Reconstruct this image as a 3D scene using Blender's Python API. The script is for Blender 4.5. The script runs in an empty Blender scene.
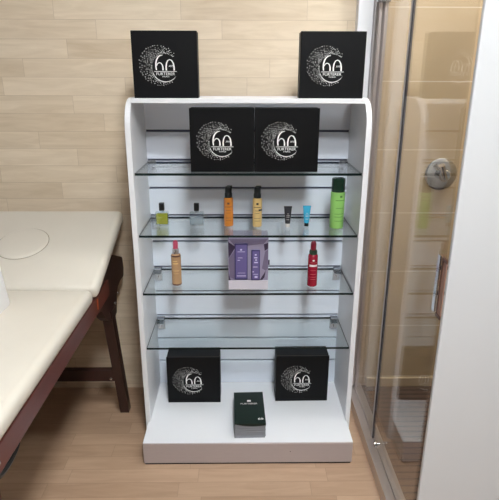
import bpy, bmesh, math, random
from mathutils import Vector, Matrix
R = math.radians
scene = bpy.context.scene
COL = scene.collection

# ------------------------------------------------------------------ materials
def lin(c):
    def f(v):
        v /= 255.0
        return v / 12.92 if v <= 0.04045 else ((v + 0.055) / 1.055) ** 2.4
    return (f(c[0]), f(c[1]), f(c[2]), 1.0)

def new_mat(name):
    m = bpy.data.materials.new(name); m.use_nodes = True
    nt = m.node_tree; nt.nodes.clear()
    out = nt.nodes.new('ShaderNodeOutputMaterial')
    return m, nt, out

def mat(name, rgb, rough=0.5, metal=0.0, spec=0.5, noise=0.0, nscale=40.0, coat=0.0, stretch=(1, 1, 1), bump=0.0):
    m, nt, out = new_mat(name)
    b = nt.nodes.new('ShaderNodeBsdfPrincipled')
    b.inputs['Base Color'].default_value = lin(rgb)
    b.inputs['Roughness'].default_value = rough
    b.inputs['Metallic'].default_value = metal
    b.inputs['Specular IOR Level'].default_value = spec
    b.inputs['Coat Weight'].default_value = coat
    if noise or bump:
        tc = nt.nodes.new('ShaderNodeTexCoord')
        mp = nt.nodes.new('ShaderNodeMapping'); mp.inputs['Scale'].default_value = stretch
        nt.links.new(tc.outputs['Object'], mp.inputs['Vector'])
        n = nt.nodes.new('ShaderNodeTexNoise'); n.inputs['Scale'].default_value = nscale
        n.inputs['Detail'].default_value = 4
        nt.links.new(mp.outputs[0], n.inputs['Vector'])
        if noise:
            mx = nt.nodes.new('ShaderNodeMix'); mx.data_type = 'RGBA'
            c = lin(rgb)
            mx.inputs['A'].default_value = tuple(v * (1 - noise) for v in c[:3]) + (1,)
            mx.inputs['B'].default_value = tuple(min(1, v * (1 + noise)) for v in c[:3]) + (1,)
            nt.links.new(n.outputs['Fac'], mx.inputs['Factor'])
            nt.links.new(mx.outputs['Result'], b.inputs['Base Color'])
        if bump:
            bp = nt.nodes.new('ShaderNodeBump'); bp.inputs['Strength'].default_value = bump
            bp.inputs['Distance'].default_value = 0.002
            nt.links.new(n.outputs['Fac'], bp.inputs['Height'])
            nt.links.new(bp.outputs[0], b.inputs['Normal'])
    nt.links.new(b.outputs[0], out.inputs[0])
    return m

def clear_mat(name, tint, base_refl=0.04, rough=0.0, diffuse=None, dmix=0.0, top=1.0):
    """thin clear sheet: a tinted see-through layer under a Schlick reflection"""
    m, nt, out = new_mat(name)
    N = nt.nodes.new; L = nt.links.new
    tr = N('ShaderNodeBsdfTransparent'); tr.inputs[0].default_value = tuple(tint) + (1,)
    gl = N('ShaderNodeBsdfGlossy'); gl.inputs['Roughness'].default_value = rough
    gl.inputs['Color'].default_value = (1, 1, 1, 1)
    lw = N('ShaderNodeLayerWeight'); lw.inputs['Blend'].default_value = 0.5
    p = N('ShaderNodeMath'); p.operation = 'POWER'; p.inputs[1].default_value = 5.0
    L(lw.outputs['Facing'], p.inputs[0])
    ma = N('ShaderNodeMath'); ma.operation = 'MULTIPLY_ADD'
    ma.inputs[1].default_value = top - base_refl; ma.inputs[2].default_value = base_refl
    L(p.outputs[0], ma.inputs[0])
    mix = N('ShaderNodeMixShader')
    L(ma.outputs[0], mix.inputs[0])
    base = tr
    if diffuse:
        df = N('ShaderNodeBsdfDiffuse'); df.inputs[0].default_value = lin(diffuse)
        m2 = N('ShaderNodeMixShader'); m2.inputs[0].default_value = dmix
        L(tr.outputs[0], m2.inputs[1]); L(df.outputs[0], m2.inputs[2]); base = m2
    L(base.outputs[0], mix.inputs[1]); L(gl.outputs[0], mix.inputs[2])
    L(mix.outputs[0], out.inputs[0])
    return m

def emit_mat(name, rgb, strength):
    m, nt, out = new_mat(name)
    e = nt.nodes.new('ShaderNodeEmission')
    e.inputs[0].default_value = tuple(rgb) + (1,); e.inputs[1].default_value = strength
    nt.links.new(e.outputs[0], out.inputs[0])
    return m

def plank_mat(name, axis, pitch, origin, length, stops, c_lo, c_hi, seam, rough, seamw=0.0013, seam_amt=0.55):
    """laminate planks lying along world X, stacked along world axis (1 = Y, 2 = Z)"""
    m, nt, out = new_mat(name)
    N = nt.nodes.new; L = nt.links.new
    def math_(op, a, b=None, c=None):
        n = N('ShaderNodeMath'); n.operation = op
        for i, v in enumerate((a, b, c)):
            if v is None: continue
            if isinstance(v, (int, float)): n.inputs[i].default_value = v
            else: L(v, n.inputs[i])
        return n.outputs[0]
    geo = N('ShaderNodeNewGeometry'); sep = N('ShaderNodeSeparateXYZ')
    L(geo.outputs['Position'], sep.inputs[0])
    X = sep.outputs[0]; V = sep.outputs[axis]
    t = math_('DIVIDE', math_('SUBTRACT', origin, V), pitch)      # row 0 starts at origin, rows go down / nearer
    row = math_('FLOOR', t); fr = math_('SUBTRACT', t, row)
    wn = N('ShaderNodeTexWhiteNoise'); wn.noise_dimensions = '1D'; L(row, wn.inputs['W'])
    shift = math_('MULTIPLY', wn.outputs['Value'], length)
    # the first rows have their joints where the wall shows them
    for k, sx in enumerate(stops):
        eq = math_('COMPARE', row, float(k), 0.1)
        shift = math_('ADD', math_('MULTIPLY', shift, math_('SUBTRACT', 1.0, eq)), math_('MULTIPLY', eq, sx))
    u = math_('DIVIDE', math_('SUBTRACT', X, shift), length)
    colm = math_('FLOOR', u); fu = math_('SUBTRACT', u, colm)
    cmb = N('ShaderNodeCombineXYZ'); L(row, cmb.inputs[0]); L(colm, cmb.inputs[1])
    wc = N('ShaderNodeTexWhiteNoise'); wc.noise_dimensions = '2D'; L(cmb.outputs[0], wc.inputs['Vector'])
    # grain: stretched noise, offset per plank
    off = N('ShaderNodeVectorMath'); off.operation = 'MULTIPLY_ADD'
    off.inputs[1].default_value = (9, 9, 9); L(wc.outputs['Color'], off.inputs[0]); L(geo.outputs['Position'], off.inputs[2])
    mp = N('ShaderNodeMapping'); L(off.outputs[0], mp.inputs[0])
    mp.inputs['Scale'].default_value = (3.0, 26, 26)
    g = N('ShaderNodeTexNoise'); g.inputs['Scale'].default_value = 1.6; g.inputs['Detail'].default_value = 6
    g.inputs['Roughness'].default_value = 0.6; g.inputs['Distortion'].default_value = 0.9
    L(mp.outputs[0], g.inputs['Vector'])
    fac = math_('ADD', math_('MULTIPLY', wc.outputs['Value'], 0.42), math_('MULTIPLY', math_('SUBTRACT', g.outputs['Fac'], 0.5), 1.35))
    fac = math_('ADD', fac, 0.29)
    mx = N('ShaderNodeMix'); mx.data_type = 'RGBA'
    mx.inputs['A'].default_value = lin(c_lo); mx.inputs['B'].default_value = lin(c_hi)
    cl = N('ShaderNodeClamp'); L(fac, cl.inputs[0]); L(cl.outputs[0], mx.inputs['Factor'])
    e1 = math_('LESS_THAN', fr, seamw / pitch); e2 = math_('LESS_THAN', fu, seamw / length)
    e = math_('MULTIPLY', math_('MAXIMUM', e1, e2), seam_amt)
    m2 = N('ShaderNodeMix'); m2.data_type = 'RGBA'; L(e, m2.inputs['Factor'])
    L(mx.outputs['Result'], m2.inputs['A']); m2.inputs['B'].default_value = lin(seam)
    b = N('ShaderNodeBsdfPrincipled'); b.inputs['Roughness'].default_value = rough
    L(m2.outputs['Result'], b.inputs['Base Color']); L(b.outputs[0], out.inputs[0])
    return m

def tile_mat(name, axis_u, rgb, grout, pu, pv, ou, ov, gw, rough):
    m, nt, out = new_mat(name)
    N = nt.nodes.new; L = nt.links.new
    def math_(op, a, b=None):
        n = N('ShaderNodeMath'); n.operation = op
        for i, v in enumerate((a, b)):
            if v is None: continue
            if isinstance(v, (int, float)): n.inputs[i].default_value = v
            else: L(v, n.inputs[i])
        return n.outputs[0]
    geo = N('ShaderNodeNewGeometry'); sep = N('ShaderNodeSeparateXYZ'); L(geo.outputs['Position'], sep.inputs[0])
    fs = []
    for ax, p, o in ((axis_u, pu, ou), (2, pv, ov)):
        t = math_('DIVIDE', math_('SUBTRACT', sep.outputs[ax], o), p)
        fs.append(math_('LESS_THAN', math_('FRACT', t), gw / p))
    e = math_('MAXIMUM', fs[0], fs[1])
    n = N('ShaderNodeTexNoise'); n.inputs['Scale'].default_value = 7; n.inputs['Detail'].default_value = 5
    L(geo.outputs['Position'], n.inputs['Vector'])
    c = lin(rgb)
    mx = N('ShaderNodeMix'); mx.data_type = 'RGBA'; L(n.outputs['Fac'], mx.inputs['Factor'])
    mx.inputs['A'].default_value = tuple(v * .88 for v in c[:3]) + (1,); mx.inputs['B'].default_value = tuple(v * 1.1 for v in c[:3]) + (1,)
    m2 = N('ShaderNodeMix'); m2.data_type = 'RGBA'; L(e, m2.inputs['Factor'])
    L(mx.outputs['Result'], m2.inputs['A']); m2.inputs['B'].default_value = lin(grout)
    b = N('ShaderNodeBsdfPrincipled'); b.inputs['Roughness'].default_value = rough
    L(m2.outputs['Result'], b.inputs['Base Color']); L(b.outputs[0], out.inputs[0])
    return m

PL = 0.43
M = {}
M['wall_wood'] = plank_mat('light wood laminate', 2, 0.0622, 1.513, PL,
    [-0.639, -0.5, -0.605, -0.764, -0.414, -0.604, -0.499, -0.741, -0.607, -0.469, -0.678, -0.891],
    (200, 179, 151), (231, 214, 191), (158, 132, 108), 0.55, seam_amt=0.5)
M['floor_wood'] = plank_mat('dimmed floor laminate', 1, 0.0622, 0.11, PL, [], (156, 126, 102), (186, 156, 130), (108, 84, 66), 0.42, seam_amt=0.5)  # same wood as the wall; the floor's dimmer light is in the darker colour
M['tile'] = tile_mat('beige shower tile', 0, (192, 169, 136), (220, 206, 184), 0.6, 0.2405, 0.95, 0.0485, 0.0035, 0.3)
M['tile_y'] = tile_mat('beige shower tile side', 1, (192, 169, 136), (220, 206, 184), 0.6, 0.2405, 0.1, 0.0485, 0.0035, 0.3)
M['mosaic'] = None
M['white'] = mat('white lacquer', (228, 228, 231), 0.4)
M['white_wall'] = mat('white paint', (210, 210, 211), 0.6)
M['wall_grey'] = mat('grey painted wall', (92, 88, 84), 0.7)
M['ceiling'] = mat('ceiling paint', (225, 225, 225), 0.8)
M['slat'] = mat('white slatwall', (224, 228, 238), 0.42)
M['groove'] = mat('grey slatwall insert', (112, 114, 136), 0.4, 0.1)
M['kick'] = mat('brushed kick plate', (186, 176, 176), 0.42, 0.35, noise=0.06, nscale=30, stretch=(1, 1, 12))
M['gap'] = mat('dark gap', (38, 32, 32), 0.8)  # shade of the gap under the base as a colour; screw mark too
M['black_card'] = mat('black card', (7, 7, 9), 0.5, spec=0.2, noise=0.1, nscale=60)
M['black_side'] = mat('black card inner edge', (58, 44, 36), 0.6)
M['silver'] = mat('silver print', (244, 244, 242), 0.4)
M['chrome'] = mat('chrome', (214, 216, 220), 0.12, 1.0)
M['alu'] = mat('satin aluminium', (196, 188, 186), 0.28, 0.85, noise=0.04, nscale=20)
M['black'] = mat('black plastic', (20, 22, 23), 0.3)
M['glass_top'] = clear_mat('shelf glass', (0.955, 0.98, 0.98))
M['glass_edge'] = mat('shelf glass edge', (10, 26, 25), 0.3, spec=0.25)
M['door_glass'] = clear_mat('door glass', (0.96, 0.96, 0.95), 0.03, top=0.62)
M['seal'] = mat('grey door seal', (196, 192, 192), 0.4)
M['seal_dark'] = mat('dark door seal', (40, 40, 52), 0.4)
M['cream'] = mat('cream vinyl', (208, 201, 189), 0.45, noise=0.03, nscale=14, bump=0.03)
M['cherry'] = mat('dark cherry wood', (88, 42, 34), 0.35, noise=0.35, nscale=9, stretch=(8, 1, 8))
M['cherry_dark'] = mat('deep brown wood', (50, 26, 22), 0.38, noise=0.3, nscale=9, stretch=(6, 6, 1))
M['copper'] = mat('copper hinge', (188, 92, 52), 0.35, 0.6)
M['white_plastic'] = mat('white plastic', (240, 240, 244), 0.3)
M['bottle_glass'] = clear_mat('clear bottle glass', (0.80, 0.84, 0.86), 0.09)
M['liquid_green'] = clear_mat('yellow green liquid', (0.85, 0.86, 0.25), 0.03, diffuse=(216, 214, 78), dmix=0.5)
M['liquid_clear'] = clear_mat('pale liquid', (0.9, 0.93, 0.94), 0.05, diffuse=(206, 216, 222), dmix=0.4)
M['amber'] = mat('amber bottle', (196, 122, 48), 0.25, coat=0.3)
M['cream_yellow'] = mat('pale yellow bottle', (208, 176, 116), 0.28, coat=0.3)
M['brown_print'] = mat('brown print', (98, 58, 24), 0.5)
M['dark_print'] = mat('dark print', (44, 44, 40), 0.5)
M['tube_black'] = mat('charcoal tube', (40, 40, 46), 0.35)
M['tube_blue'] = mat('turquoise tube', (58, 164, 200), 0.35)
M['tip_white'] = mat('clear white cap', (214, 210, 206), 0.3)
M['lime'] = mat('lime green can', (142, 196, 104), 0.3, coat=0.2)
M['green_cap'] = mat('dark green cap', (22, 48, 34), 0.22)
M['green_print'] = mat('green print', (70, 120, 48), 0.5)
M['pink'] = mat('pink cap', (206, 84, 112), 0.3)
M['gold_bottle'] = mat('rose gold bottle', (188, 150, 112), 0.25, 0.1, noise=0.2, nscale=30)
M['red'] = mat('crimson bottle', (146, 20, 44), 0.25, coat=0.3)
M['deep_red'] = mat('red cap', (130, 22, 44), 0.3)
M['olive'] = mat('dark green collar', (44, 60, 46), 0.35)
M['white_print'] = mat('white print', (232, 224, 222), 0.5)
M['pale_red'] = mat('pale red print', (206, 92, 96), 0.5)
M['purple_case'] = mat('lilac carton', (150, 142, 166), 0.4, noise=0.06, nscale=20)
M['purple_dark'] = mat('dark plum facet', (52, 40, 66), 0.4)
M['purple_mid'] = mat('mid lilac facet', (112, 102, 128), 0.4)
M['violet'] = mat('violet carton', (100, 90, 142), 0.35)
M['violet_edge'] = mat('navy carton edge', (50, 44, 92), 0.4)
M['lilac_print'] = mat('lilac print', (206, 200, 232), 0.5)
M['pale_lip'] = mat('pale grey lip', (206, 200, 210), 0.35)
M['leaf_green'] = mat('dark green cover', (10, 28, 20), 0.35, spec=0.3, noise=0.35, nscale=12)
M['paper'] = mat('grey page edges', (136, 136, 141), 0.7)
M['paper_dark'] = mat('dark page edges', (112, 112, 116), 0.7)
M['frame_brown'] = mat('brown frame', (92, 62, 50), 0.35)
M['lamp_body'] = mat('white lamp frame', (236, 236, 236), 0.4)
M['lamp'] = emit_mat('lamp diffuser', (0.93, 0.975, 1.0), 110.0)
M['lamp_fill'] = M['lamp']

def slat_floor_mat():
    m, nt, out = new_mat('dark shower floor mosaic')
    N = nt.nodes.new; L = nt.links.new
    geo = N('ShaderNodeNewGeometry'); sep = N('ShaderNodeSeparateXYZ'); L(geo.outputs['Position'], sep.inputs[0])
    d = N('ShaderNodeMath'); d.operation = 'DIVIDE'; L(sep.outputs[1], d.inputs[0]); d.inputs[1].default_value = 0.03
    f = N('ShaderNodeMath'); f.operation = 'FRACT'; L(d.outputs[0], f.inputs[0])
    c = N('ShaderNodeMath'); c.operation = 'LESS_THAN'; L(f.outputs[0], c.inputs[0]); c.inputs[1].default_value = 0.22
    n = N('ShaderNodeTexNoise'); n.inputs['Scale'].default_value = 12; L(geo.outputs['Position'], n.inputs['Vector'])
    mx = N('ShaderNodeMix'); mx.data_type = 'RGBA'; L(n.outputs['Fac'], mx.inputs['Factor'])
    mx.inputs['A'].default_value = lin((74, 54, 44)); mx.inputs['B'].default_value = lin((112, 88, 72))
    m2 = N('ShaderNodeMix'); m2.data_type = 'RGBA'; L(c.outputs[0], m2.inputs['Factor'])
    L(mx.outputs['Result'], m2.inputs['A']); m2.inputs['B'].default_value = lin((46, 34, 30))
    b = N('ShaderNodeBsdfPrincipled'); b.inputs['Roughness'].default_value = 0.45
    L(m2.outputs['Result'], b.inputs['Base Color']); L(b.outputs[0], out.inputs[0])
    return m
M['mosaic'] = slat_floor_mat()

# ------------------------------------------------------------------ mesh helpers
def add_box(bm, x0, x1, y0, y1, z0, z1, bev=0.0, seg=2, mi=0):
    x0, x1 = min(x0, x1), max(x0, x1); y0, y1 = min(y0, y1), max(y0, y1); z0, z1 = min(z0, z1), max(z0, z1)
    r = bmesh.ops.create_cube(bm, size=1.0)
    vs = r['verts']
    bmesh.ops.scale(bm, vec=(x1 - x0, y1 - y0, z1 - z0), verts=vs)
    bmesh.ops.translate(bm, vec=((x0 + x1) / 2, (y0 + y1) / 2, (z0 + z1) / 2), verts=vs)
    fs = set(f for v in vs for f in v.link_faces)
    if bev > 0:
        es = list(set(e for v in vs for e in v.link_edges))
        r2 = bmesh.ops.bevel(bm, geom=es, offset=bev, segments=seg, affect='EDGES', profile=0.5)
        fs = set(r2['faces']) | set(f for f in fs if f.is_valid)
    for f in fs:
        if f.is_valid: f.material_index = mi
    return bm

def box(x0, x1, y0, y1, z0, z1, bev=0.0, seg=2):
    return add_box(bmesh.new(), x0, x1, y0, y1, z0, z1, bev, seg)

def add_lathe(bm, prof, seg=28, cx=0, cy=0, squash=1.0, mi=0):
    rings = []
    for r, z in prof:
        if r < 1e-6:
            rings.append([bm.verts.new((cx, cy, z))])
        else:
            rings.append([bm.verts.new((cx + r * math.cos(2 * math.pi * i / seg), cy + squash * r * math.sin(2 * math.pi * i / seg), z)) for i in range(seg)])
    for a, b in zip(rings, rings[1:]):
        for i in range(seg):
            j = (i + 1) % seg
            if len(a) == 1 and len(b) == 1: continue
            if len(a) == 1: f = bm.faces.new((a[0], b[j], b[i]))
            elif len(b) == 1: f = bm.faces.new((a[i], a[j], b[0]))
            else: f = bm.faces.new((a[i], a[j], b[j], b[i]))
            f.material_index = mi
    for ring, flip in ((rings[0], True), (rings[-1], False)):
        if len(ring) > 1: bm.faces.new(list(reversed(ring)) if flip else ring)
    return bm

def lathe(prof, seg=28, squash=1.0): return add_lathe(bmesh.new(), prof, seg, squash=squash)

def add_prism(bm, pts, axis, a0, a1):
    """polygon pts extruded along axis; axis 0: pts are (y,z), axis 1: (x,z), axis 2: (x,y)"""
    def P(p, a):
        return {0: (a, p[0], p[1]), 1: (p[0], a, p[1]), 2: (p[0], p[1], a)}[axis]
    A = [bm.verts.new(P(p, a0)) for p in pts]; B = [bm.verts.new(P(p, a1)) for p in pts]
    n = len(pts)
    bm.faces.new(A); bm.faces.new(list(reversed(B)))
    for i in range(n):
        j = (i + 1) % n
        bm.faces.new((A[j], A[i], B[i], B[j]))
    return bm

def prism(pts, axis, a0, a1): return add_prism(bmesh.new(), pts, axis, a0, a1)

def add_tube(bm, pts, r, seg=10):
    pts = [Vector(p) for p in pts]; rings = []
    prev = None
    for i, p in enumerate(pts):
        d = (pts[min(i + 1, len(pts) - 1)] - pts[max(i - 1, 0)]).normalized()
        if prev is None:
            a = d.cross(Vector((0, 0, 1)))
            if a.length < 1e-3: a = d.cross(Vector((0, 1, 0)))
        else:
            a = prev - d * prev.dot(d)
        a.normalize(); prev = a; b = d.cross(a)
        rr = r[i] if isinstance(r, (list, tuple)) else r
        rings.append([bm.verts.new(p + rr * (math.cos(2 * math.pi * k / seg) * a + math.sin(2 * math.pi * k / seg) * b)) for k in range(seg)])
    for A, B in zip(rings, rings[1:]):
        for i in range(seg):
            j = (i + 1) % seg
            bm.faces.new((A[i], A[j], B[j], B[i]))
    bm.faces.new(list(reversed(rings[0]))); bm.faces.new(rings[-1])
    return bm

def add_wrap(bm, r, a0, a1, z0, z1, off=0.0004, n=6):
    """printed patch hugging a round bottle; angles in degrees, 0 faces the room (-Y), positive to the right"""
    A = []; B = []
    for i in range(n + 1):
        a = R(a0 + (a1 - a0) * i / n); rr = r + off
        x, y = rr * math.sin(a), -rr * math.cos(a)
        A.append(bm.verts.new((x, y, z0))); B.append(bm.verts.new((x, y, z1)))
    for i in range(n): bm.faces.new((A[i], A[i + 1], B[i + 1], B[i]))
    return bm

def add_quad(bm, x0, x1, z0, z1, y):
    return bm.faces.new([bm.verts.new(p) for p in ((x0, y, z0), (x1, y, z0), (x1, y, z1), (x0, y, z1))])

def obj(name, bm, m, parent=None, loc=None, smooth=False):
    if m is None: m = []
    bmesh.ops.recalc_face_normals(bm, faces=bm.faces)
    me = bpy.data.meshes.new(name); bm.to_mesh(me); bm.free()
    for mm in (m if isinstance(m, (list, tuple)) else [m]): me.materials.append(mm)
    if smooth:
        for p in me.polygons: p.use_smooth = True
        me.set_sharp_from_angle(angle=R(35))
    o = bpy.data.objects.new(name, me); COL.objects.link(o)
    if parent: o.parent = parent
    if loc: o.location = loc
    return o

def thing(name, label, cat, loc=(0, 0, 0), rz=0.0, group=None):
    o = bpy.data.objects.new(name, None); COL.objects.link(o)
    o.empty_display_size = 0.05
    o.location = loc; o.rotation_euler = (0, 0, rz)
    o['label'] = label; o['category'] = cat
    if group: o['group'] = group
    return o

def tag(o, label, cat, group=None):
    o['label'] = label; o['category'] = cat
    if group: o['group'] = group
    return o

def struct(name, bm, m, label=None):
    o = obj(name, bm, m); o['kind'] = 'structure'
    if label: o['label'] = label
    return o

def copy_tree(o, parent=None):
    c = o.copy(); COL.objects.link(c)
    if parent: c.parent = parent
    for ch in list(o.children): copy_tree(ch, c)
    return c

def text_bm(bm, txt, x0, x1, z0, z1, y, space=1.0):
    """flat lettering on a plane facing the room, fitted to the rectangle"""
    cu = bpy.data.curves.new('lettering', 'FONT'); cu.body = txt; cu.space_character = space
    cu.resolution_u = 3
    t = bpy.data.objects.new('lettering', cu); COL.objects.link(t)
    dg = bpy.context.evaluated_depsgraph_get()
    me = bpy.data.meshes.new_from_object(t.evaluated_get(dg))
    xs = [v.co.x for v in me.vertices]; ys = [v.co.y for v in me.vertices]
    ax, bx, ay, by = min(xs), max(xs), min(ys), max(ys)
    vs = [bm.verts.new((x0 + (v.co.x - ax) / (bx - ax) * (x1 - x0), y, z0 + (v.co.y - ay) / (by - ay) * (z1 - z0))) for v in me.vertices]
    for p in me.polygons:
        try: bm.faces.new([vs[i] for i in p.vertices])
        except ValueError: pass
    bpy.data.objects.remove(t); bpy.data.curves.remove(cu); bpy.data.meshes.remove(me)

def stroke(bm, pts, w, y):
    """flat ribbon along (x,z) points on a plane facing the room; w constant or per point"""
    L_ = []; R_ = []
    for i, p in enumerate(pts):
        a = Vector(pts[max(i - 1, 0)]); b = Vector(pts[min(i + 1, len(pts) - 1)])
        d = (b - a).normalized(); n = Vector((-d.y, d.x))
        ww = (w[i] if isinstance(w, (list, tuple)) else w) / 2
        q = Vector(p)
        L_.append(bm.verts.new((q.x + n.x * ww, y, q.y + n.y * ww))); R_.append(bm.verts.new((q.x - n.x * ww, y, q.y - n.y * ww)))
    for i in range(len(pts) - 1): bm.faces.new((L_[i], L_[i + 1], R_[i + 1], R_[i]))

# ------------------------------------------------------------------ the room
CEIL = 2.5
WY = 0.10                                                        # front of the planked back wall
struct('floor', box(-1.25, 0.4995, -2.9, WY + 0.12, -0.06, 0.0), M['floor_wood'])
struct('wall_back', box(-1.25, 0.40, WY, WY + 0.12, 0.0, CEIL), M['wall_wood'])
struct('wall_shower_back', box(0.44, 1.5, WY, WY + 0.12, 0.0, CEIL), M['tile'])
struct('wall_shower_side', box(1.40, 1.5, -0.716, WY, 0.0, CEIL), M['tile_y'])
struct('wall_right', box(0.47, 1.5, -0.727, -0.714, 0.0, CEIL, 0.003), M['white_wall'])
struct('wall_side', box(1.5, 1.6, -2.9, WY + 0.12, 0.0, CEIL), M['wall_grey'])
struct('wall_left', box(-1.25, -1.15, -2.9, WY, 0.0, CEIL), M['wall_grey'])
struct('wall_front', box(-1.25, 1.5, -3.0, -2.9, 0.0, CEIL), M['wall_grey'])
struct('ceiling', box(-1.25, 1.5, -2.9, WY, CEIL, CEIL + 0.08), M['ceiling'])
struct('trim_wall', box(0.388, 0.44, 0.062, WY + 0.12, 0.0, CEIL, 0.003), M['white'])   # white upright where wood meets shower
struct('floor_hall', box(0.4995, 1.5, -2.9, -0.716, -0.06, 0.0), M['floor_wood'])
struct('floor_shower', box(0.4995, 1.5, -0.716, WY + 0.12, -0.06, 0.004), M['mosaic'])
struct('trim_shower', box(0.53, 1.40, 0.088, WY, 0.004, 0.047, 0.003), mat('beige tray edge', (196, 172, 140), 0.3))

# ceiling lamps: main one inferred from the shadows, rear and shower ones added
def ceiling_lamp(x, y, sx, sy, label):
    t = thing('ceiling_light', label, 'ceiling light', (x, y, CEIL - 0.05))
    obj('frame', prism([(-sx, -sy), (sx, -sy), (sx, sy), (-sx, sy)], 2, 0.012, 0.05), M['lamp_body'], t)
    obj('diffuser', box(-sx + 0.02, sx - 0.02, -sy + 0.02, sy - 0.02, 0.004, 0.012), M['lamp'], t)
    return t
ceiling_lamp(0.25, -1.65, 0.17, 0.17, 'square white ceiling light above the floor in front of the display unit')
ceiling_lamp(0.25, -2.40, 0.17, 0.17, 'unseen square ceiling light added behind the camera as frontal fill')  # no known source here; added as frontal fill for upright faces
ceiling_lamp(0.95, -0.32, 0.13, 0.13, 'unseen square ceiling light added above the shower cabin to brighten its tiles')  # no known source here; added to brighten the shower tiles

# ------------------------------------------------------------------ display unit
XL, XR = -0.3335, 0.3715       # inner faces of the side panels
TH = 0.0168
TOP = 1.2048
unit = thing('display_unit', 'white slatwall display stand with four glass shelves against the wood wall', 'display stand')
def side_profile():
    r = 0.085; yf = -0.244; yb = 0.035
    pts = [(yb, 0.0), (yb, TOP)]
    for i in range(9):
        a = R(90 + 90 * i / 8)
        pts.append((yf + r + r * math.cos(a), TOP - r + r * math.sin(a)))
    pts.append((yf, 0.0))
    return pts
for x0, x1 in ((XL - TH, XL), (XR, XR + TH)):
    b = prism(side_profile(), 0, x0, x1)
    es = [e for e in b.edges if abs(e.verts[0].co.x - e.verts[1].co.x) < 1e-6]
    bmesh.ops.bevel(b, geom=es, offset=0.0015, segments=1, affect='EDGES')
    obj('side_panel', b, M['white'], unit)
obj('top_board', box(XL, XR, -0.216, -0.02, TOP - 0.0140, TOP, 0.001, 1), M['white'], unit)
# slatwall back: boards with real grooves between them
bm = bmesh.new()
gz = [1.0894 - 0.1 * k for k in range(10)]
edges = [TOP - 0.0005] + [g for g in gz] + [0.0873]
gh = 0.0042
for i in range(len(edges) - 1):
    hi = edges[i] - (gh if i > 0 else 0); lo = edges[i + 1] + (gh if i < len(edges) - 2 else 0)
    if hi - lo > 0.004: add_box(bm, XL, XR, 0.0, 0.014, lo, hi, 0.0008, 1)
bp = obj('back_panel', bm, M['slat'], unit)
obj('groove_insert', box(XL, XR, 0.0142, 0.03, 0.09, TOP - 0.02), M['groove'], bp)
# base
bz = 0.0873
b = prism([(-0.3394, -0.3640), (0.3755, -0.3640), (0.3755, -0.2505), (XR, -0.2505), (XR, 0.0), (XL, 0.0), (XL, -0.2505), (-0.3394, -0.2505)], 2, 0.006, bz)
base = obj('base', b, M['white'], unit)
obj('kick_plate', box(-0.3394, 0.3755, -0.3676, -0.3640, 0.006, bz - 0.001, 0.0006, 1), M['kick'], base)
obj('gap_shade', box(-0.336, 0.372, -0.3655, -0.26, 0.0, 0.006), M['gap'], base)  # dark strip standing in for the shadowed gap under the base
obj('screw_mark', box(0.161, 0.1635, -0.3685, -0.3674, 0.05, 0.0525), M['gap'], base)
# shelves
SZ = [0.9845, 0.7845, 0.5835, 0.3800]      # upper faces
GT = 0.0075
for z in SZ:
    b = bmesh.new(); add_box(b, XL + 0.0022, XR - 0.0022, -0.237, -0.0015, z - GT, z)
    for f in b.faces: f.material_index = 0 if abs(f.normal.z) > 0.5 else 1
    sh = obj('glass_shelf', b, [M['glass_top'], M['glass_edge']], unit)
    for s, x in ((1, XL + 0.003), (-1, XR - 0.003)):
        b = bmesh.new()
        xa, xb = (x, x + 0.028) if s > 0 else (x - 0.028, x)
        add_box(b, xa, xb, -0.005, -0.0002, z - 0.048, z + 0.006, 0.001, 1)
        add_box(b, xa, xb, -0.024, -0.004, z + 0.0004, z + 0.004, 0.001, 1)
        add_box(b, xa, xb, -0.040, -0.004, z - GT - 0.005, z - GT - 0.0004, 0.001, 1)
        add_box(b, xa + 0.011, xa + 0.017, -0.03, -0.004, z - GT - 0.022, z - GT - 0.004, 0.001, 1)
        obj('shelf_bracket', b, M['chrome'], unit)

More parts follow.
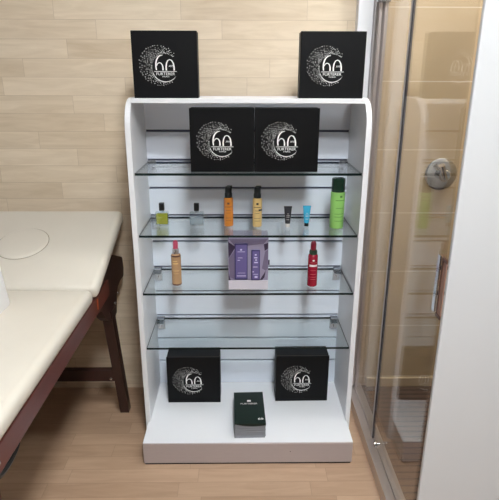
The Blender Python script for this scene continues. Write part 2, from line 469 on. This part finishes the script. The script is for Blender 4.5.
# ------------------------------------------------------------------ black gift boxes
def emblem_bm(y):
    b = bmesh.new(); rnd = random.Random(7)
    cx, cz, r0 = 0.0, -0.008, 0.0385
    # thin moon rim, thick at lower left, running from upper right around the left to lower right
    pts = []; ws = []
    for i in range(49):
        a = R(188 + (326 - 188) * i / 48); t = i / 48
        w = 0.0001 + 0.0026 * math.sin(math.pi * t) ** 1.1 * (0.55 + 0.45 * t)
        rr = r0 + w / 2
        pts.append((cx + rr * math.cos(a), cz + rr * math.sin(a))); ws.append(w)
    stroke(b, pts, ws, y)
    # specks scattering outwards
    placed = []
    for _ in range(1500):
        ad = rnd.uniform(50, 312); a = R(ad)
        reach = 0.037 * math.exp(-((ad - 160) / 80.0) ** 2) + 0.003
        d = rnd.random() ** 1.5
        rr = r0 + 0.0012 + d * reach
        px, pz = cx + rr * math.cos(a), cz + rr * math.sin(a)
        gap = 0.0022 + 0.0036 * d
        if any((px - u) ** 2 + (pz - v) ** 2 < gap * gap for u, v in placed): continue
        placed.append((px, pz))
        s = rnd.uniform(0.0011, 0.0021)
        an = rnd.uniform(-.5, .5); ca, sa = math.cos(an), math.sin(an)
        q = [(-s / 2, -s / 2), (s / 2, -s / 2), (s / 2, s / 2), (-s / 2, s / 2)]
        b.faces.new([b.verts.new((px + u * ca - v * sa, y, pz + u * sa + v * ca)) for u, v in q])
        if len(placed) >= 215: break
    k = 0.000413
    def cr(px, py): return ((px - 250) * k, -(py - 245) * k)
    lw = 0.0030
    # 6: a long sweeping stem with a hump, cut off by the line
    stroke(b, [cr(x, z) for x, z in ((236, 178), (218, 181), (202, 192), (191, 210), (185, 232), (184, 258), (187, 280))], [0.0012, 0.0026, 0.0036, 0.0042, 0.0042, 0.0040, 0.0034], y - 0.00003)
    stroke(b, [cr(x, z) for x, z in ((190, 250), (197, 236), (209, 229), (222, 233), (231, 246), (234, 262), (234, 282))], [0.002, 0.0024, 0.0026, 0.0028, 0.0034, 0.004, 0.0042], y - 0.00006)
    # 0: an arch cut off by the line
    stroke(b, [cr(x, z) for x, z in ((258, 283), (257, 258), (261, 233), (270, 215), (284, 208), (298, 214), (309, 232), (314, 256), (314, 283))], [0.0042, 0.0042, 0.0038, 0.003, 0.0024, 0.003, 0.0038, 0.0042, 0.0042], y - 0.00009)
    x0, z0 = cr(276, 258); x1, z1 = cr(309, 245); text_bm(b, 'ANS', x0, x1, z0, z1, y - 0.0001)
    stroke(b, [cr(170, 289), cr(333, 289)], 0.0014, y - 0.00012)
    x0, z0 = cr(184, 315); x1, z1 = cr(318, 296); text_bm(b, 'FURTERER', x0, x1, z0, z1, y - 0.0001)
    x0, z0 = cr(228, 329); x1, z1 = cr(278, 320); text_bm(b, 'PARIS', x0, x1, z0, z1, y - 0.0001)
    return b

BW, BH, BD = 0.1935, 0.189, 0.060
gift = thing('gift_box', '', 'box', (0, 0, 0), 0, 'black gift boxes with a silver moon emblem')
# origin: bottom centre of the front face
b = box(-BW / 2 + 0.001, BW / 2 - 0.001, 0.0078, BD, 0.0, BH - 0.0005, 0.0012, 1)
obj('box_body', b, M['black_card'], gift)
obj('inner_edge', box(-BW / 2 + 0.0022, BW / 2 - 0.0022, 0.005, 0.0080, 0.001, BH - 0.0015), M['black_side'], gift)
lid = obj('lid', box(-BW / 2, BW / 2, 0.0, 0.0052, 0.0, BH, 0.0012, 1), M['black_card'], gift)
em = obj('printed_emblem', emblem_bm(0.0), M['silver'], lid)
em.location = (0, -0.0003, BH / 2)
spots = [
    ((-0.2290, -0.190, TOP), 0.0, 'black gift box standing on top of the white stand at its left end', 1.0),
    ((0.2690, -0.190, TOP), 0.0, 'black gift box standing on top of the white stand at its right end', 1.0),
    ((-0.0620, -0.212, SZ[0]), 0.0, 'black gift box on the top glass shelf, left of the touching pair', 1.02),
    ((0.1365, -0.212, SZ[0]), 0.0, 'black gift box on the top glass shelf, right of the touching pair', 1.02),
    ((-0.1840, -0.136, bz), 0.0, 'black gift box on the white base, left of the leaflet stack', 1.03),
    ((0.2240, -0.130, bz), R(0.6), 'black gift box on the white base, right of the leaflet stack', 1.03),
]
for i, (loc, rz, lab, sc) in enumerate(spots):
    o = gift if i == 0 else copy_tree(gift)
    o.location = loc; o.rotation_euler = (0, 0, rz); o.scale = (sc, 1.3 if i > 3 else 1.0, sc); o['label'] = lab
    if 'category' not in o: o['category'] = 'box'

# ------------------------------------------------------------------ products on the second shelf
z2, z3 = SZ[1], SZ[2]
def perfume(x, y, w, h, label, liquid, lvl):
    t = thing('perfume_bottle', label, 'bottle', (x, y, z2), 0, 'small square glass bottles')
    d = 0.028
    obj('glass_body', box(-w / 2, w / 2, -d / 2, d / 2, 0, h, 0.004, 2), M['bottle_glass'], t, smooth=True)
    obj('liquid', box(-w / 2 + 0.003, w / 2 - 0.003, -d / 2 + 0.003, d / 2 - 0.003, 0.004, h * lvl, 0.003, 2), liquid, t, smooth=True)
    obj('neck', lathe([(0.006, h - 0.001), (0.006, h + 0.006)], 20), M['bottle_glass'], t, smooth=True)
    obj('cap', box(-0.0085, 0.0085, -0.0085, 0.0085, h + 0.004, h + 0.030, 0.0015, 2), M['black'], t, smooth=True)
    return t
perfume(-0.274, -0.110, 0.045, 0.047, 'small glass bottle of yellow green liquid with a black cap', M['liquid_green'], 0.86)
perfume(-0.156, -0.110, 0.049, 0.046, 'small clear glass bottle of colourless liquid with a black cap', M['liquid_clear'], 0.62)

def pump_bottle(x, y, label, m, printm, band):
    t = thing('pump_bottle', label, 'bottle', (x, y, z2), 0, 'pump bottles with black pump tops')
    r = 0.0158
    body = obj('bottle_body', lathe([(0, 0), (r - 0.002, 0), (r, 0.002), (r, 0.092), (r - 0.001, 0.096), (0.011, 0.099), (0, 0.099)], 32), m, t, smooth=True)
    p = bmesh.new()
    add_wrap(p, r, -14, 14, 0.077, 0.084); add_wrap(p, r, -48, 48, 0.0675, 0.0695)
    add_wrap(p, r, -32, 32, 0.056, 0.0575); add_wrap(p, r, -26, 26, 0.047, 0.0483)
    add_wrap(p, r, -40, 40, 0.030, 0.0312); add_wrap(p, r, -36, 36, 0.021, 0.0222)
    if band: add_wrap(p, r, 14, 78, 0.0555, 0.062)
    obj('label_print', p, printm, body)
    obj('collar', lathe([(0.0125, 0.0985), (0.0125, 0.112), (0.0115, 0.114)], 28), M['black'], t, smooth=True)
    c = bmesh.new()
    add_lathe(c, [(0.0115, 0.112), (0.0112, 0.130), (0.009, 0.1355), (0, 0.136)], 28)
    add_box(c, -0.005, 0.0125, -0.006, 0.005, 0.1295, 0.139, 0.002, 2)
    obj('pump_head', c, M['black'], t, smooth=True)
    return t
pump_bottle(-0.047, -0.120, 'amber orange pump bottle with black pump on the second shelf', M['amber'], M['brown_print'], False)
pump_bottle(0.050, -0.127, 'pale yellow pump bottle with black pump on the second shelf', M['cream_yellow'], M['dark_print'], True)

def tube_(x, y, label, m, cap, hcap):
    t = thing('mini_tube', label, 'tube', (x, y, z2), 0, 'tiny cream tubes standing on their caps')
    h = 0.066
    bm = bmesh.new(); seg = 24; rings = []
    for k in range(7):
        f = k / 6; z = hcap + (h - hcap) * f
        rx = 0.0086 + 0.0044 * f; ry = 0.0086 * (1 - f) + 0.0012 * f
        rings.append([bm.verts.new((rx * math.cos(2 * math.pi * i / seg), ry * math.sin(2 * math.pi * i / seg), z)) for i in range(seg)])
    for A, B in zip(rings, rings[1:]):
        for i in range(seg): bm.faces.new((A[i], A[(i + 1) % seg], B[(i + 1) % seg], B[i]))
    bm.faces.new(list(reversed(rings[0]))); bm.faces.new(rings[-1])
    body = obj('tube_body', bm, m, t, smooth=True)
    obj('crimp', box(-0.0135, 0.0135, -0.0014, 0.0014, h - 0.0005, h + 0.005, 0.0005, 1), m, t)
    obj('cap', lathe([(0, 0), (0.0074, 0), (0.0078, 0.001), (0.0074, hcap), (0, hcap)], 24), cap, t, smooth=True)
    p = bmesh.new()
    for z, w in ((0.046, 0.003), (0.040, 0.006), (0.035, 0.005), (0.026, 0.005)):
        add_quad(p, -w, w, z, z + 0.0011, -0.0098 + (z - hcap) * 0.02)
    obj('label_print', p, M['white_print'], body)
    return t
tube_(0.153, -0.134, 'tiny charcoal cream tube standing on a pale cap', M['tube_black'], M['tip_white'], 0.012)
tube_(0.218, -0.126, 'tiny turquoise cream tube standing on a black cap', M['tube_blue'], M['black'], 0.012)

t = thing('spray_can', 'tall lime green spray can with dark green cap on the second shelf', 'spray can', (0.3175, -0.140, z2))
r = 0.0235
body = obj('can_body', lathe([(0, 0.002), (r - 0.004, 0), (r - 0.0015, 0.0), (r, 0.003), (r, 0.119), (r - 0.002, 0.123), (0.018, 0.126), (0, 0.126)], 40), M['lime'], t, smooth=True)
p = bmesh.new()
add_wrap(p, r, 8, 28, 0.106, 0.113); add_wrap(p, r, -26, 50, 0.0955, 0.0975)
add_wrap(p, r, -20, 44, 0.070, 0.0714); add_wrap(p, r, -30, 52, 0.050, 0.0514); add_wrap(p, r, -30, 40, 0.040, 0.0414); add_wrap(p, r, -30, 50, 0.026, 0.0272)
obj('label_print', p, M['green_print'], body)
obj('cap', lathe([(0.021, 0.122), (0.0222, 0.1235), (0.0222, 0.163), (0.0212, 0.1665), (0.018, 0.168), (0, 0.1685)], 40), M['green_cap'], t, smooth=True)

# ------------------------------------------------------------------ products on the third shelf
t = thing('spray_bottle', 'rose gold spray bottle with a pink cap on the third shelf', 'bottle', (-0.227, -0.158, z3), R(0), 'slim spray bottles on the third shelf')
r = 0.0165
body = obj('bottle_body', lathe([(0, 0), (r - 0.003, 0), (r, 0.003), (r, 0.104), (r - 0.001, 0.110), (r - 0.006, 0.114), (0, 0.114)], 32), M['gold_bottle'], t, smooth=True)
bandm = mat('brown band', (96, 60, 48), 0.4)
for za, zb_ in ((0.1045, 0.110), (0.002, 0.007)):
    obj('dark_band', add_wrap(bmesh.new(), r, -80, 80, za, zb_, 0.0005), bandm, body)
p = bmesh.new(); add_wrap(p, r, -34, 30, 0.080, 0.083); add_wrap(p, r, -30, 20, 0.089, 0.091); add_wrap(p, r, -30, 38, 0.055, 0.0565); add_wrap(p, r, -30, 30, 0.045, 0.046)
obj('label_print', p, mat('gold print', (226, 190, 120), 0.4), body)
obj('collar', lathe([(0.011, 0.1135), (0.0115, 0.118), (0.0105, 0.130), (0.0095, 0.132)], 28), mat('silver collar', (196, 190, 190), 0.25, 0.8), t, smooth=True)
obj('spray_cap', lathe([(0.0085, 0.131), (0.0088, 0.150), (0.0075, 0.157), (0.004, 0.160), (0, 0.1605)], 28), M['pink'], t, smooth=True)

t = thing('spray_bottle', 'crimson red spray bottle with dark green collar on the third shelf', 'bottle', (0.2395, -0.170, z3), R(0), 'slim spray bottles on the third shelf')
r = 0.0172
body = obj('bottle_body', lathe([(0, 0), (r - 0.003, 0), (r, 0.003), (r - 0.0004, 0.108), (r - 0.002, 0.113), (0.012, 0.116), (0, 0.116)], 32), M['red'], t, smooth=True)
p = bmesh.new(); add_wrap(p, r, -46, 46, 0.074, 0.081); add_wrap(p, r, -10, 10, 0.094, 0.099)
obj('white_label', p, M['white_print'], body)
p = bmesh.new()
for z, a in ((0.088, 38), (0.060, 30), (0.046, 34), (0.036, 40), (0.028, 30)): add_wrap(p, r, -a, a, z, z + 0.0012)
obj('label_print', p, M['pale_red'], body)
obj('collar', lathe([(0.0135, 0.1155), (0.0138, 0.124), (0.012, 0.129), (0.009, 0.131)], 28), M['olive'], t, smooth=True)
obj('spray_cap', lathe([(0.0095, 0.130), (0.0095, 0.150), (0.0085, 0.156), (0.005, 0.160), (0, 0.1605)], 28), M['deep_red'], t, smooth=True)

# purple gift set
t = thing('gift_set_box', 'lilac faceted gift set showing two violet cartons on the third shelf', 'box', (0.019, -0.202, z3))
W = 0.1335; H = 0.183; D = 0.085
case = obj('case', box(-W / 2, W / 2, 0.0, D, 0.0, H, 0.001, 1), M['purple_case'], t)
def fp(px, py): return ((px - 213) / 305 * W, (470 - py) / 415 * H + 0.0)
def facet(name, poly, m, y):
    b = bmesh.new()
    b.faces.new([b.verts.new((fp(*q)[0], y, fp(*q)[1])) for q in poly])
    return obj(name, b, m, case)
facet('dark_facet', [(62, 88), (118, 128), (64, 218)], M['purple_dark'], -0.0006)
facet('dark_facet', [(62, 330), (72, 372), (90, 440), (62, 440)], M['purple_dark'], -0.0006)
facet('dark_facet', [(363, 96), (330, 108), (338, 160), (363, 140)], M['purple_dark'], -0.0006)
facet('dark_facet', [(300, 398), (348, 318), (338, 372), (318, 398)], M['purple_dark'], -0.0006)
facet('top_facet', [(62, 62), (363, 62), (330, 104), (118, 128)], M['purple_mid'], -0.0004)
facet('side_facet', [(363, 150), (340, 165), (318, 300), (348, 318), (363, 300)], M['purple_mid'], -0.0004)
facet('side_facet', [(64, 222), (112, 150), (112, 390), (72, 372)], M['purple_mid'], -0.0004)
def carton(x0, y0, x1, y1, marks):
    a = fp(x0, y1); c = fp(x1, y0)
    o = obj('carton', box(a[0], c[0], -0.006, 0.0, a[1], c[1], 0.0006, 1), M['violet_edge'], t)
    f = bmesh.new(); add_quad(f, a[0] + 0.0035, c[0] - 0.0025, a[1] + 0.004, c[1] - 0.003, -0.0064)
    obj('face_panel', f, M['violet'], o)
    f = bmesh.new()
    for (mx0, my0, mx1, my1) in marks:
        p0 = fp(mx0, my1); p1 = fp(mx1, my0); add_quad(f, p0[0], p1[0], p0[1], p1[1], -0.0068)
    obj('label_print', f, M['lilac_print'], o)
carton(110, 100, 208, 386, [(152, 140, 166, 152), (132, 160, 188, 164), (134, 208, 170, 212), (132, 226, 150, 232), (132, 330, 190, 333), (126, 352, 196, 358)])
carton(236, 150, 302, 392, [(262, 180, 276, 192), (258, 204, 282, 214), (266, 222, 280, 232), (258, 242, 286, 252), (250, 280, 284, 286), (246, 318, 256, 326), (252, 340, 288, 344), (262, 356, 284, 372)])
obj('front_lip', box(-W / 2, W / 2, -0.004, 0.0, 0.0, 0.033, 0.001, 1), M['pale_lip'], t)
obj('side_tab', box(W / 2, W / 2 + 0.005, 0.006, 0.01, 0.085, 0.102), M['purple_dark'], t)

# ------------------------------------------------------------------ leaflets on the base
NL = 22; LT = 0.0025
lw_, ll_ = 0.105, 0.185
rnd = random.Random(3)
proto = None
for k in range(NL):
    dx, dy, rz = rnd.uniform(-.0007, .0007), rnd.uniform(-.0012, .0012), R(1.5 + rnd.uniform(-.5, .5))
    if k < 3: dx, dy = 0.0015 * (k - 1), -0.004 + 0.001 * k
    z = bz + k * LT
    if k == NL - 1:
        o = thing('leaflet', 'dark green leaflet with white lettering on top of the stack', 'leaflet', (0.023, -0.245, z), R(1.5))
        obj('pages', box(-lw_ / 2, lw_ / 2, -ll_ / 2, ll_ / 2, 0, LT - 0.0008), M['paper'], o)
        bm = bmesh.new(); n = 12; A = []; B = []; C_ = []; D_ = []
        for i in range(n + 1):
            u = -1 + 2 * i / n; x = u * (lw_ / 2 + 0.0015)
            sag = -0.006 * (1 - (u - 0.25) ** 2)
            for lst, y, zz in ((A, -ll_ / 2 - 0.001, LT + sag - 0.004), (B, -ll_ / 2 - 0.0015, LT + 0.0008), (C_, ll_ / 2, LT + 0.0008), (D_, ll_ / 2, LT - 0.0008)):
                lst.append(bm.verts.new((x, y, zz)))
        for P, Q in ((A, B), (B, C_), (C_, D_)):
            for i in range(n): bm.faces.new((P[i], P[i + 1], Q[i + 1], Q[i]))
        cov = obj('cover', bm, M['leaf_green'], o)
        p = bmesh.new()
        text_bm(p, 'FURTERER', -0.030, 0.031, 0.016, 0.0245, 0.0)
        add_quad(p, -0.006, 0.007, 0.032, 0.042, 0.0)
        text_bm(p, '60', 0.028, 0.046, -0.074, -0.063, 0.0)
        bmesh.ops.rotate(p, cent=(0, 0, 0), matrix=Matrix.Rotation(R(-90), 3, 'X'), verts=p.verts)
        bmesh.ops.translate(p, vec=(0, 0, LT + 0.0012), verts=p.verts)
        obj('cover_print', p, M['white_print'], cov)
    else:
        if proto is None:
            proto = obj('leaflet', box(-lw_ / 2, lw_ / 2, -ll_ / 2, ll_ / 2, 0.0001, LT), M['paper'])
            o = proto
        else:
            o = proto.copy(); COL.objects.link(o)
        o.location = (0.023 + dx, -0.245 + dy, z); o.rotation_euler = (0, 0, rz)
        tag(o, 'leaflet showing only its grey edge in the stack under the dark green cover', 'leaflet', 'leaflets stacked on the white base')
        if k == 0: o['label'] = 'lowest leaflet of the stack, lying on the white base'

# ------------------------------------------------------------------ massage table
bed = thing('massage_table', 'cream padded massage table with raised head section and dark cherry wood frame', 'massage table')
BX0, BX1 = -1.010, -0.449
HY = -0.395                                   # hinge line
def pad(name, x0, x1, y0, y1, z0, z1, rx=0.019):
    return obj(name, box(x0, x1, y0, y1, z0, z1, rx, 4), M['cream'], bed, smooth=True)
pad('seat_pad', BX0, BX1 + 0.004, -1.78, HY + 0.0015, 0.620, 0.668)
head = obj('head_pad', box(BX0 - 0.008, BX1 + 0.012, 0.0, 0.437, -0.048, 0.0, 0.019, 4), M['cream'], bed, smooth=True)
SL = math.atan2(0.135, 0.405)
head.location = (0, HY + 0.0025, 0.668); head.rotation_euler = (SL, 0, 0)
# plug of the face hole: a low disc with a dark seam round it
cxh, cyh = -0.730, 0.226
b = bmesh.new(); add_lathe(b, [(0.0, -0.001), (0.082, -0.001), (0.082, 0.0012), (0.0785, 0.0046), (0.072, 0.0060), (0, 0.0064)], 48, cxh, cyh, 1.03)
obj('face_hole_plug', b, M['cream'], head, smooth=True)
b = bmesh.new()
ring0 = []; ring1 = []
for i in range(48):
    a = 2 * math.pi * i / 48
    ring0.append(b.verts.new((cxh + 0.0845 * math.cos(a), cyh + 0.0845 * 1.03 * math.sin(a), 0.0005)))
    ring1.append(b.verts.new((cxh + 0.0810 * math.cos(a), cyh + 0.0810 * 1.03 * math.sin(a), 0.0005)))
for i in range(48): b.faces.new((ring0[i], ring0[(i + 1) % 48], ring1[(i + 1) % 48], ring1[i]))
obj('seam', b, mat('vinyl seam', (150, 139, 120), 0.8), head)
# wooden frame: rails along both long sides, joined by end boards
for xa, xb in ((BX1 - 0.030, BX1 - 0.002), (BX0 + 0.002, BX0 + 0.030)):
    obj('rail', box(xa, xb, -1.76, -0.20, 0.563, 0.620, 0.003, 2), M['cherry'], bed)
obj('end_board', box(BX0 + 0.030, BX1 - 0.030, -1.76, -1.735, 0.563, 0.620, 0.002, 1), M['cherry'], bed)
obj('middle_board', box(BX0 + 0.030, BX1 - 0.030, -0.26, -0.235, 0.563, 0.620, 0.002, 1), M['cherry'], bed)
# curved support plates of the lifted head section
prof = [(-0.36, 0.566), (-0.345, 0.615), (-0.30, 0.622), (-0.20, 0.655), (-0.10, 0.672), (0.025, 0.62), (0.034, 0.575), (0.022, 0.545), (-0.03, 0.548), (-0.075, 0.540), (-0.10, 0.515), (-0.108, 0.482), (-0.118, 0.458), (-0.16, 0.452), (-0.225, 0.478), (-0.26, 0.505), (-0.30, 0.548)]
for x0, x1 in ((BX1 - 0.034, BX1 - 0.006), (BX0 + 0.006, BX0 + 0.034)):
    # upper side follows the underside of the head pad
    pp = []
    for (y, z) in prof:
        zmax = 0.620 if y < HY + 0.03 else 0.668 + (y - HY) * math.tan(SL) - 0.0520
        pp.append((y, min(z, zmax)))
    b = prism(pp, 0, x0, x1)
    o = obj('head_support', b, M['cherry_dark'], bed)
# legs, splayed towards the ends
def leg(x0, x1, yt, yb, zt, wy=0.042):
    b = bmesh.new()
    add_prism(b, [(yt - wy / 2, zt), (yt + wy / 2, zt), (yb + wy * .42, 0.0), (yb - wy * .42, 0.0)], 0, x0, x1)
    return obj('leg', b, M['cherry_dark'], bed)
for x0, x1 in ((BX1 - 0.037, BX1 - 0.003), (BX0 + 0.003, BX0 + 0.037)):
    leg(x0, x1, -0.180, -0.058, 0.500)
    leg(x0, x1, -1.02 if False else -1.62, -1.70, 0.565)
# stretchers between the legs, crosswise
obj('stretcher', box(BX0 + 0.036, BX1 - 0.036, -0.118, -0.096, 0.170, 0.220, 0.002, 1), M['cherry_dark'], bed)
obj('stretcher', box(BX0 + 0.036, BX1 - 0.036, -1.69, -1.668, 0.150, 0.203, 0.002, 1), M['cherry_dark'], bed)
# bolts and hinge
def bolt(x, y, z, r=0.006, m='chrome', axis=0):
    b = bmesh.new(); add_lathe(b, [(r, 0), (r * .9, 0.002), (r * .4, 0.0035), (0, 0.004)], 14)
    if axis == 0: bmesh.ops.rotate(b, cent=(0, 0, 0), matrix=Matrix.Rotation(R(90), 3, 'Y'), verts=b.verts)
    else: bmesh.ops.rotate(b, cent=(0, 0, 0), matrix=Matrix.Rotation(R(90), 3, 'X'), verts=b.verts)
    o = obj('bolt', b, M[m], bed, (x, y, z), smooth=True); return o
bolt(BX1 - 0.006, -0.130, 0.501); bolt(BX1 - 0.006, -0.082, 0.5075 + 0.012)
bolt(BX1 - 0.050, -0.118, 0.182, axis=1)
bolt(BX1 - 0.002, -1.036, 0.588)
obj('hinge', box(BX1 - 0.006, BX1 - 0.0005, -0.352, -0.338, 0.575, 0.612, 0.002, 1), M['copper'], bed)
# near brace hanging from the rail, and a black strap loop under it
obj('brace', box(BX1 - 0.032, BX1 - 0.008, -1.09, -1.035, 0.0, 0.563, 0.002, 1), M['cherry'], bed)
b = bmesh.new()
pts = []
for i in range(17):
    a = math.pi * i / 16
    pts.append((BX1 - 0.016, -0.985 + 0.05 * math.cos(a), 0.5625 - 0.018 * math.sin(a)))
add_tube(b, pts, 0.010, 8)
obj('carry_strap', b, M['black'], bed, smooth=True)

# white container at the edge of the picture, standing on the table
t = thing('white_container', 'white plastic container standing on the cream table at the left edge', 'container', (-0.741, -0.572, 0.668))
def rrect(hx, hy, r, z):
    pts = []
    for cx_, cy_, a0 in ((hx - r, hy - r, 0), (-hx + r, hy - r, 90), (-hx + r, -hy + r, 180), (hx - r, -hy + r, 270)):
        for i in range(7):
            a = R(a0 + 90 * i / 6); pts.append((cx_ + r * math.cos(a), cy_ + r * math.sin(a), z))
    return pts
def loft(sections):
    b = bmesh.new(); rings = [[b.verts.new(p) for p in s] for s in sections]
    for A, B in zip(rings, rings[1:]):
        n = len(A)
        for i in range(n): b.faces.new((A[i], A[(i + 1) % n], B[(i + 1) % n], B[i]))
    b.faces.new(list(reversed(rings[0]))); b.faces.new(rings[-1]); return b
obj('container_body', loft([rrect(0.098, 0.085, 0.03, 0.0), rrect(0.1, 0.087, 0.032, 0.004), rrect(0.088, 0.078, 0.03, 0.155)]), M['white_plastic'], t, smooth=True)
obj('container_lid', loft([rrect(0.0885, 0.0785, 0.03, 0.155), rrect(0.0895, 0.0795, 0.03, 0.158), rrect(0.0885, 0.0785, 0.03, 0.172), rrect(0.078, 0.068, 0.025, 0.178)]), M['white_plastic'], t, smooth=True)

# ------------------------------------------------------------------ shower enclosure
sh = thing('shower_enclosure', 'glass shower front with fixed panel and sliding door on an aluminium floor track', 'shower')
GX = 0.472
tr = bmesh.new()
add_prism(tr, [(0.436, 0.0), (0.436, 0.046), (0.4405, 0.046), (0.4415, 0.041), (0.466, 0.041), (0.4665, 0.048), (0.4775, 0.048), (0.478, 0.041), (0.4975, 0.041), (0.499, 0.0)], 1, -0.7155, 0.0615)
obj('floor_track', tr, M['alu'], sh)
obj('wall_profile', prism([(0.441, 0.099), (0.441, 0.035), (0.446, 0.03), (0.452, 0.035), (0.462, 0.035), (0.468, 0.022), (0.478, 0.022), (0.478, 0.099)], 2, 0.048, 2.0), M['alu'], sh)
obj('fixed_glass', box(GX + 0.0005, GX + 0.0055, -0.278, 0.0215, 0.048, 1.98), M['door_glass'], sh)
obj('glass_bracket', box(0.436, 0.480, -0.005, 0.0215, 1.497, 1.512, 0.003, 1), M['chrome'], sh)
obj('top_rail', box(0.458, 0.486, -0.7155, 0.0615, 1.98, 2.02, 0.003, 1), M['alu'], sh)

dr = obj('sliding_door', box(0.4605, 0.4655, -0.7155, -0.303, 0.052, 1.978), M['door_glass'], sh)
obj('edge_seal', box(0.4590, 0.4665, -0.303, -0.2995, 0.052, 1.978), M['seal_dark'], dr)
obj('edge_strip', box(0.4590, 0.4665, -0.2992, -0.285, 0.052, 1.978, 0.001, 1), M['seal'], dr)
b = bmesh.new()
add_box(b, 0.438, 0.4415, -0.748, -0.732, 0.756, 0.892, 0.001, 2)
for zz in (0.857, 0.795): add_box(b, 0.4415, 0.4605, -0.741, -0.733, zz, zz + 0.008, 0.0, 1, 1)
obj('handle', b, [M['chrome'], M['black']], dr)
b = bmesh.new()
add_box(b, 0.4415, 0.4455, -0.775, -0.7495, 0.882, 0.892, 0.001, 1)
add_box(b, 0.4415, 0.4455, -0.7565, -0.7495, 0.758, 0.8815, 0.001, 1)
add_box(b, 0.4415, 0.4455, -0.775, -0.7495, 0.748, 0.7575, 0.001, 1)
add_box(b, 0.4430, 0.4450, -0.775, -0.7567, 0.7577, 0.8818, 0.0, 1, 1)
obj('brown_frame', b, [M['frame_brown'], mat('pale brown panel', (160, 122, 104), 0.35)], dr)  # brown frame with a pale brown panel beside the chrome bar
b = lathe([(0.004, 0), (0.004, 0.008), (0.0095, 0.009), (0.0105, 0.013), (0.0095, 0.018), (0, 0.019)], 20)
bmesh.ops.rotate(b, cent=(0, 0, 0), matrix=Matrix.Rotation(R(-90), 3, 'Y'), verts=b.verts)
obj('roller_knob', b, M['chrome'], dr, (0.4605, -0.385, 0.094), smooth=True)
obj('guide_block', box(0.4660, 0.4720, -0.290, -0.270, 0.0482, 0.054, 0.001, 1), M['seal'], sh)

# shower mixer on the tiled wall
mx = thing('shower_mixer', 'round chrome shower mixer with lever on the beige tiles behind the glass', 'mixer tap', (0.745, WY, 0.922))
def rotx(b, a): bmesh.ops.rotate(b, cent=(0, 0, 0), matrix=Matrix.Rotation(R(a), 3, 'X'), verts=b.verts); return b
obj('cover_plate', rotx(lathe([(0.060, 0.0), (0.060, 0.003), (0.052, 0.007), (0.026, 0.009), (0.026, 0.010)], 40), 90), M['chrome'], mx, smooth=True)
obj('valve_body', rotx(lathe([(0.022, 0.009), (0.022, 0.035), (0.018, 0.040), (0, 0.041)], 30), 90), M['chrome'], mx, (0.004, 0, 0), smooth=True)
b = bmesh.new(); add_tube(b, [(0.006, -0.036, -0.012), (-0.006, -0.044, 0.014), (-0.020, -0.055, 0.042)], [0.009, 0.0085, 0.011], 12)
obj('lever', b, M['chrome'], mx, smooth=True)

# ------------------------------------------------------------------ camera, world, colour
cam_d = bpy.data.cameras.new('camera'); cam = bpy.data.objects.new('camera', cam_d); COL.objects.link(cam)
f_px, pitch, roll, yaw = 515.17, 0.3242, 0.0029, 0.0143
cp, sp, cy, sy, cr_, sr_ = math.cos(pitch), math.sin(pitch), math.cos(yaw), math.sin(yaw), math.cos(roll), math.sin(roll)
fw = Vector((sy * cp, cy * cp, -sp)); rt = Vector((cy, -sy, 0)); up = rt.cross(fw)
r2 = cr_ * rt + sr_ * up; u2 = -sr_ * rt + cr_ * up
cam.matrix_world = Matrix(((r2.x, u2.x, -fw.x, 0.0), (r2.y, u2.y, -fw.y, -1.8177), (r2.z, u2.z, -fw.z, 1.2665), (0, 0, 0, 1)))
cam_d.sensor_fit = 'HORIZONTAL'; cam_d.sensor_width = 36.0; cam_d.lens = 36.0 * f_px / 499.0
cam_d.clip_start = 0.02
scene.camera = cam
w = bpy.data.worlds.new('world'); scene.world = w; w.use_nodes = True
w.node_tree.nodes['Background'].inputs[0].default_value = (0.8, 0.85, 0.9, 1)
w.node_tree.nodes['Background'].inputs[1].default_value = 0.3
scene.cycles.max_bounces = 14; scene.cycles.transparent_max_bounces = 24
scene.cycles.sample_clamp_indirect = 6.0
scene.cycles.use_denoising = True
scene.view_settings.view_transform = 'Standard'; scene.view_settings.look = 'None'
scene.view_settings.gamma = 1.0; scene.view_settings.use_curve_mapping = False
scene.view_settings.exposure = 0.34
